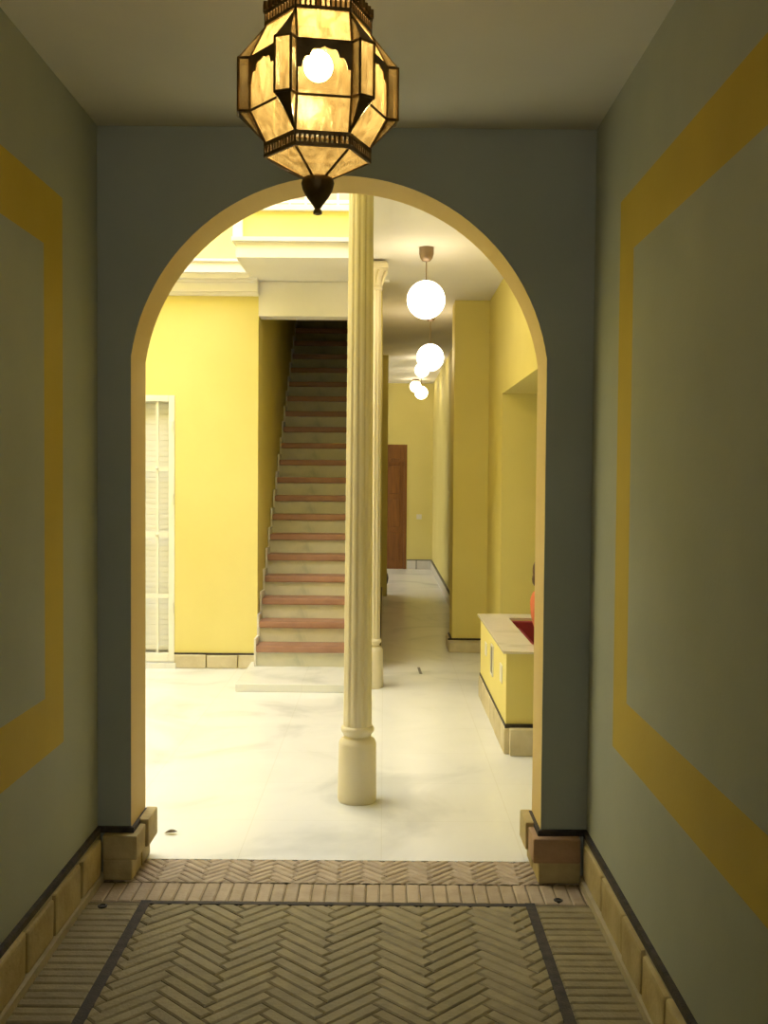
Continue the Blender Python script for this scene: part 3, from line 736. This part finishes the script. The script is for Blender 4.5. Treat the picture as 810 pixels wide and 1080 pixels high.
for k in range(6):
    A = k * PI / 3
    c0, c1 = A - AW, A + AW
    h0, h1 = A - PI / 6, A + PI / 6
    lo0, lo1 = pol(RW, c0, ZM0), pol(RW, c1, ZM0); hi0, hi1 = pol(RW, c0, ZM1), pol(RW, c1, ZM1)
    rl0, rl1 = pol(RB, h0, ZL1), pol(RB, h1, ZL1); ru0, ru1 = pol(RB, h0, ZU0), pol(RB, h1, ZU0)
    panel([lo0, lo1, hi1, hi0]); panel([rl0, rl1, lo1, lo0]); panel([hi0, hi1, ru1, ru0])
    for p, q in ((lo0, lo1), (hi0, hi1), (lo0, hi0), (lo1, hi1), (rl0, lo0), (rl1, lo1), (ru0, hi0), (ru1, hi1)): edge(p, q)
    # lobed metal arch over the upper half of the wide panel
    N = 26; outn = Vector((math.sin(A + DEL), -math.cos(A + DEL), 0)); tdir = (hi1 - hi0).normalized(); W_ = (hi1 - hi0).length
    mid = (hi0 + hi1) / 2 + outn * .003
    H = .066; prof = []
    for i in range(N + 1):
        s = -1 + 2 * i / N
        if abs(s) > .80: z = -H
        else:
            q = abs(s) / .80
            z = -.016 - (H - .016) * (1 - math.sqrt(max(0, 1 - q ** 2.0))) * .82 - .004 * abs(math.sin(q * PI * 2.0))
            if q > .66: z = min(z, -.040)
        prof.append((s * W_ / 2, z))
    mb = MB()
    vs = []; fs = []
    for (sx, z) in prof:
        for d in (0, .0025):
            vs.append(mid + tdir * sx + Vector((0, 0, 0)) + outn * d); vs.append(mid + tdir * sx + Vector((0, 0, z)) + outn * d)
    for i in range(N):
        a = 4 * i; b = 4 * (i + 1)
        fs += [(a, b, b + 1, a + 1), (a + 2, a + 3, b + 3, b + 2), (a + 1, b + 1, b + 3, a + 3), (a, a + 2, b + 2, b)]
    mb.add(vs, fs); mb.build('arch_plate', M['brass'], lt)
    # corner box between this wide panel and the next one
    C = A + PI / 6
    ob0, ob1 = pol(RO, C - OW, ZM0), pol(RO, C + OW, ZM0); ot0, ot1 = pol(RO, C - OW, ZM1), pol(RO, C + OW, ZM1)
    nb, ntp = pol(RW, A + PI / 3 - AW, ZM0), pol(RW, A + PI / 3 - AW, ZM1)
    panel([ob0, ob1, ot1, ot0]); panel([lo1, ob0, ot0, hi1]); panel([ob1, nb, ntp, ot1])
    for p, q in ((ob0, ot0), (ob1, ot1), (ob0, ob1), (ot0, ot1), (lo1, ob0), (hi1, ot0), (ob1, nb), (ot1, ntp)): edge(p, q, .0036)
    # metal cusps below and above the corner box, with slivers of glass at their sides
    tipb, tipt = pol(RB + .001, C, ZL1), pol(RB + .001, C, ZU0)
    for (e0, e1, tip, q0, q1) in ((ob0, ob1, tipb, lo1, nb), (ot0, ot1, tipt, hi1, ntp)):
        mb = MB(); ctr = (tip + (e0 + e1) / 2) / 2
        m0 = e0.lerp(tip, .45) ; m1 = e1.lerp(tip, .45)
        cc = (m0 + m1) / 2; m0 = cc + (m0 - cc) * .78; m1 = cc + (m1 - cc) * .78
        o_ = Vector((math.sin(C + DEL), -math.cos(C + DEL), 0)) * .002
        P = [e0, m0, tip, m1, e1]
        vs = [p + o_ for p in P] + [p - o_ for p in P]
        mb.add(vs, [(0, 1, 3, 4), (1, 2, 3), (5, 9, 8, 6), (6, 8, 7), (0, 5, 6, 1), (1, 6, 7, 2), (2, 7, 8, 3), (3, 8, 9, 4), (4, 9, 5, 0)]); mb.build('cusp', M['brass'], lt)
        for tri in ((q0, e0, tip), (e1, q1, tip)):
            panel(list(tri), 'glass_sliver')
    # lower pyramid
    b0, b1 = pol(RB - .004, h0, ZL0), pol(RB - .004, h1, ZL0); ap0, ap1 = pol(.02, h0, 2.328), pol(.02, h1, 2.328)
    panel([b1, b0, ap0, ap1], 'base_pane'); edge(b0, ap0, .0035)
    # upper dome
    b0, b1 = pol(RB - .004, h0, ZU1 + .02), pol(RB - .004, h1, ZU1 + .02); ap0, ap1 = pol(.022, h0, 2.84), pol(.022, h1, 2.84)
    mb = MB(); mb.plate([b0, b1, ap1, ap0], (b1 - b0).cross(ap0 - b0).normalized(), .002); mb.build('dome_plate', M['brass'], lt)
# pierced rings
def ring(z0, z1, name, crown=False):
    mb = MB()
    for k in range(6):
        h0, h1 = k * PI / 3 - PI / 6, k * PI / 3 + PI / 6
        def seg(ra, rb, za, zb):
            a, b = pol(ra, h0, za), pol(ra, h1, za); c, d = pol(rb, h1, za), pol(rb, h0, za)
            a2, b2, c2, d2 = [p + Vector((0, 0, zb - za)) for p in (a, b, c, d)]
            mb.add([a, b, c, d, a2, b2, c2, d2], [(0, 1, 2, 3), (7, 6, 5, 4), (0, 4, 5, 1), (2, 6, 7, 3), (1, 5, 6, 2), (0, 3, 7, 4)])
        seg(RB + .005, RB - .002, z0, z0 + .009); seg(RB + .005, RB - .002, z1 - .009, z1)
        n = 11
        for i in range(n + 1):
            q = i / n
            p = pol(RB + .002, h0, z0).lerp(pol(RB + .002, h1, z0), q)
            mb.bar(p, p + Vector((0, 0, z1 - z0)), .0027, 4)
        if crown:
            for i in range(7):
                q = (i + .5) / 7
                p = pol(RB + .006, h0, z1).lerp(pol(RB + .006, h1, z1), q)
                mb.bar(p, p + Vector((0, 0, .020)), .007, 6)
    mb.build(name, M['brass'], lt)
ring(ZL0, ZL1, 'lower_ring'); ring(ZU0, ZU1, 'upper_ring', True)
cage.build('cage', M['brass'], lt)
mb = MB(); mb.lathe([(.004, 2.245), (.011, 2.248), (.011, 2.255), (.007, 2.260), (.012, 2.268), (.027, 2.288), (.037, 2.306), (.041, 2.322), (.038, 2.333), (.026, 2.341), (.012, 2.345)], LX, LY, 20)
mb.build('finial', M['brass'], lt, True)
mb = MB(); mb.lathe([(.024, 2.838), (.030, 2.845), (.018, 2.86), (.008, 2.87), (.006, 2.88)], LX, LY, 16); mb.lathe([(.012, PC - .05), (.04, PC - .03), (.055, PC - .008), (.055, PC)], LX, LY, 20)
mb.build('cap', M['brass'], lt, True)
mb = MB()
for i in range(3):
    z = 2.885 + i * .013
    pts = []
    for j in range(10):
        a = 2 * PI * j / 10
        dx, dz = .006 * math.cos(a), .010 * math.sin(a)
        pts.append((LX + (dx if i % 2 else 0), LY + (0 if i % 2 else dx), z + dz))
    for j in range(10): mb.bar(pts[j], pts[(j + 1) % 10], .0016, 5)
mb.build('chain', M['brass'], lt, True)
mb = MB(); mb.lathe([(.014, 2.642), (.014, 2.69), (.006, 2.695), (.006, 2.84)], LX, LY, 14); mb.build('lamp_holder', M['brass'], lt, True)
mb = MB(); zc, r = 2.607, .036
mb.lathe([(max(.001, r * math.sin(PI * k / 14)), zc - r * math.cos(PI * k / 14)) for k in range(13)] + [(.013, 2.645)], LX, LY, 20)
mb.build('bulb', M['bulb'], lt, True)

# ------------------------------------------------------------------ small things
def leaf(x, y, rot, L, label):
    mb = MB(); n = 8; vs = []; fs = []
    for i in range(n + 1):
        q = i / n; w = L * .22 * math.sin(PI * q) ** .7 + .001
        for s in (-1, 0, 1):
            p = Vector((L * (q - .5), s * w, .004 + .010 * abs(s) * math.sin(PI * q) + .006 * q)); p.rotate(Matrix.Rotation(rot, 3, 'Z')); vs.append((x + p.x, y + p.y, p.z))
    for i in range(n):
        for s in (0, 1): a = 3 * i + s; fs.append((a, a + 3, a + 4, a + 1))
    mb.add(vs, fs); o = mb.build('dry_leaf', M['leaf'], None, True, origin=(x, y, .003)); tag(o, label, 'leaf')
leaf(-.939, 4.60, .1, .06, 'small brown dry leaf on the marble just left inside the arch')
mb = MB(); mb.plate([(.298, 8.45, .003), (.322, 8.44, .003), (.312, 8.72, .003), (.290, 8.72, .003)], (0, 0, 1), .006)
o = mb.build('floor_slot', M['dark'], None, origin=(.305, 8.58, 0)); tag(o, 'narrow dark slot in the marble floor between the farther column and the counter', 'slot')
for x, y, s in ((-1.032, 3.815, 'left'), (.672, 3.90, 'right')):
    mb = MB(); mb.lathe([(.016, -.003), (.018, .004), (.012, .006), (.009, .002)], x, y, 14)
    o = mb.build('floor_socket', M['dark'], None, True, origin=(x, y, 0)); tag(o, 'small dark round metal floor socket in the %s brick border' % s, 'socket')
t = thing('light_switch', (.61, 18.1, .91), 'tiny white light switch on the far corridor wall', 'switch')
mb = MB(); mb.bbox(.565, .655, 18.088, 18.10, .87, .955, .004); mb.build('plate', M['plastic'], t)
mb = MB(); mb.bbox(.585, .635, 18.082, 18.09, .885, .94, .003); mb.build('rocker', M['plastic'], t)
t = thing('floor_pot', (-.02, 15.2, 0), 'dark rounded floor pot half hidden behind the corridor corner', 'pot')
mb = MB(); mb.lathe([(.05, 0), (.06, .01), (.085, .06), (.095, .12), (.085, .18), (.06, .215), (.07, .235), (.06, .235), (.05, .21)], -.02, 15.2, 24); mb.build('body', M['dark'], t, True)
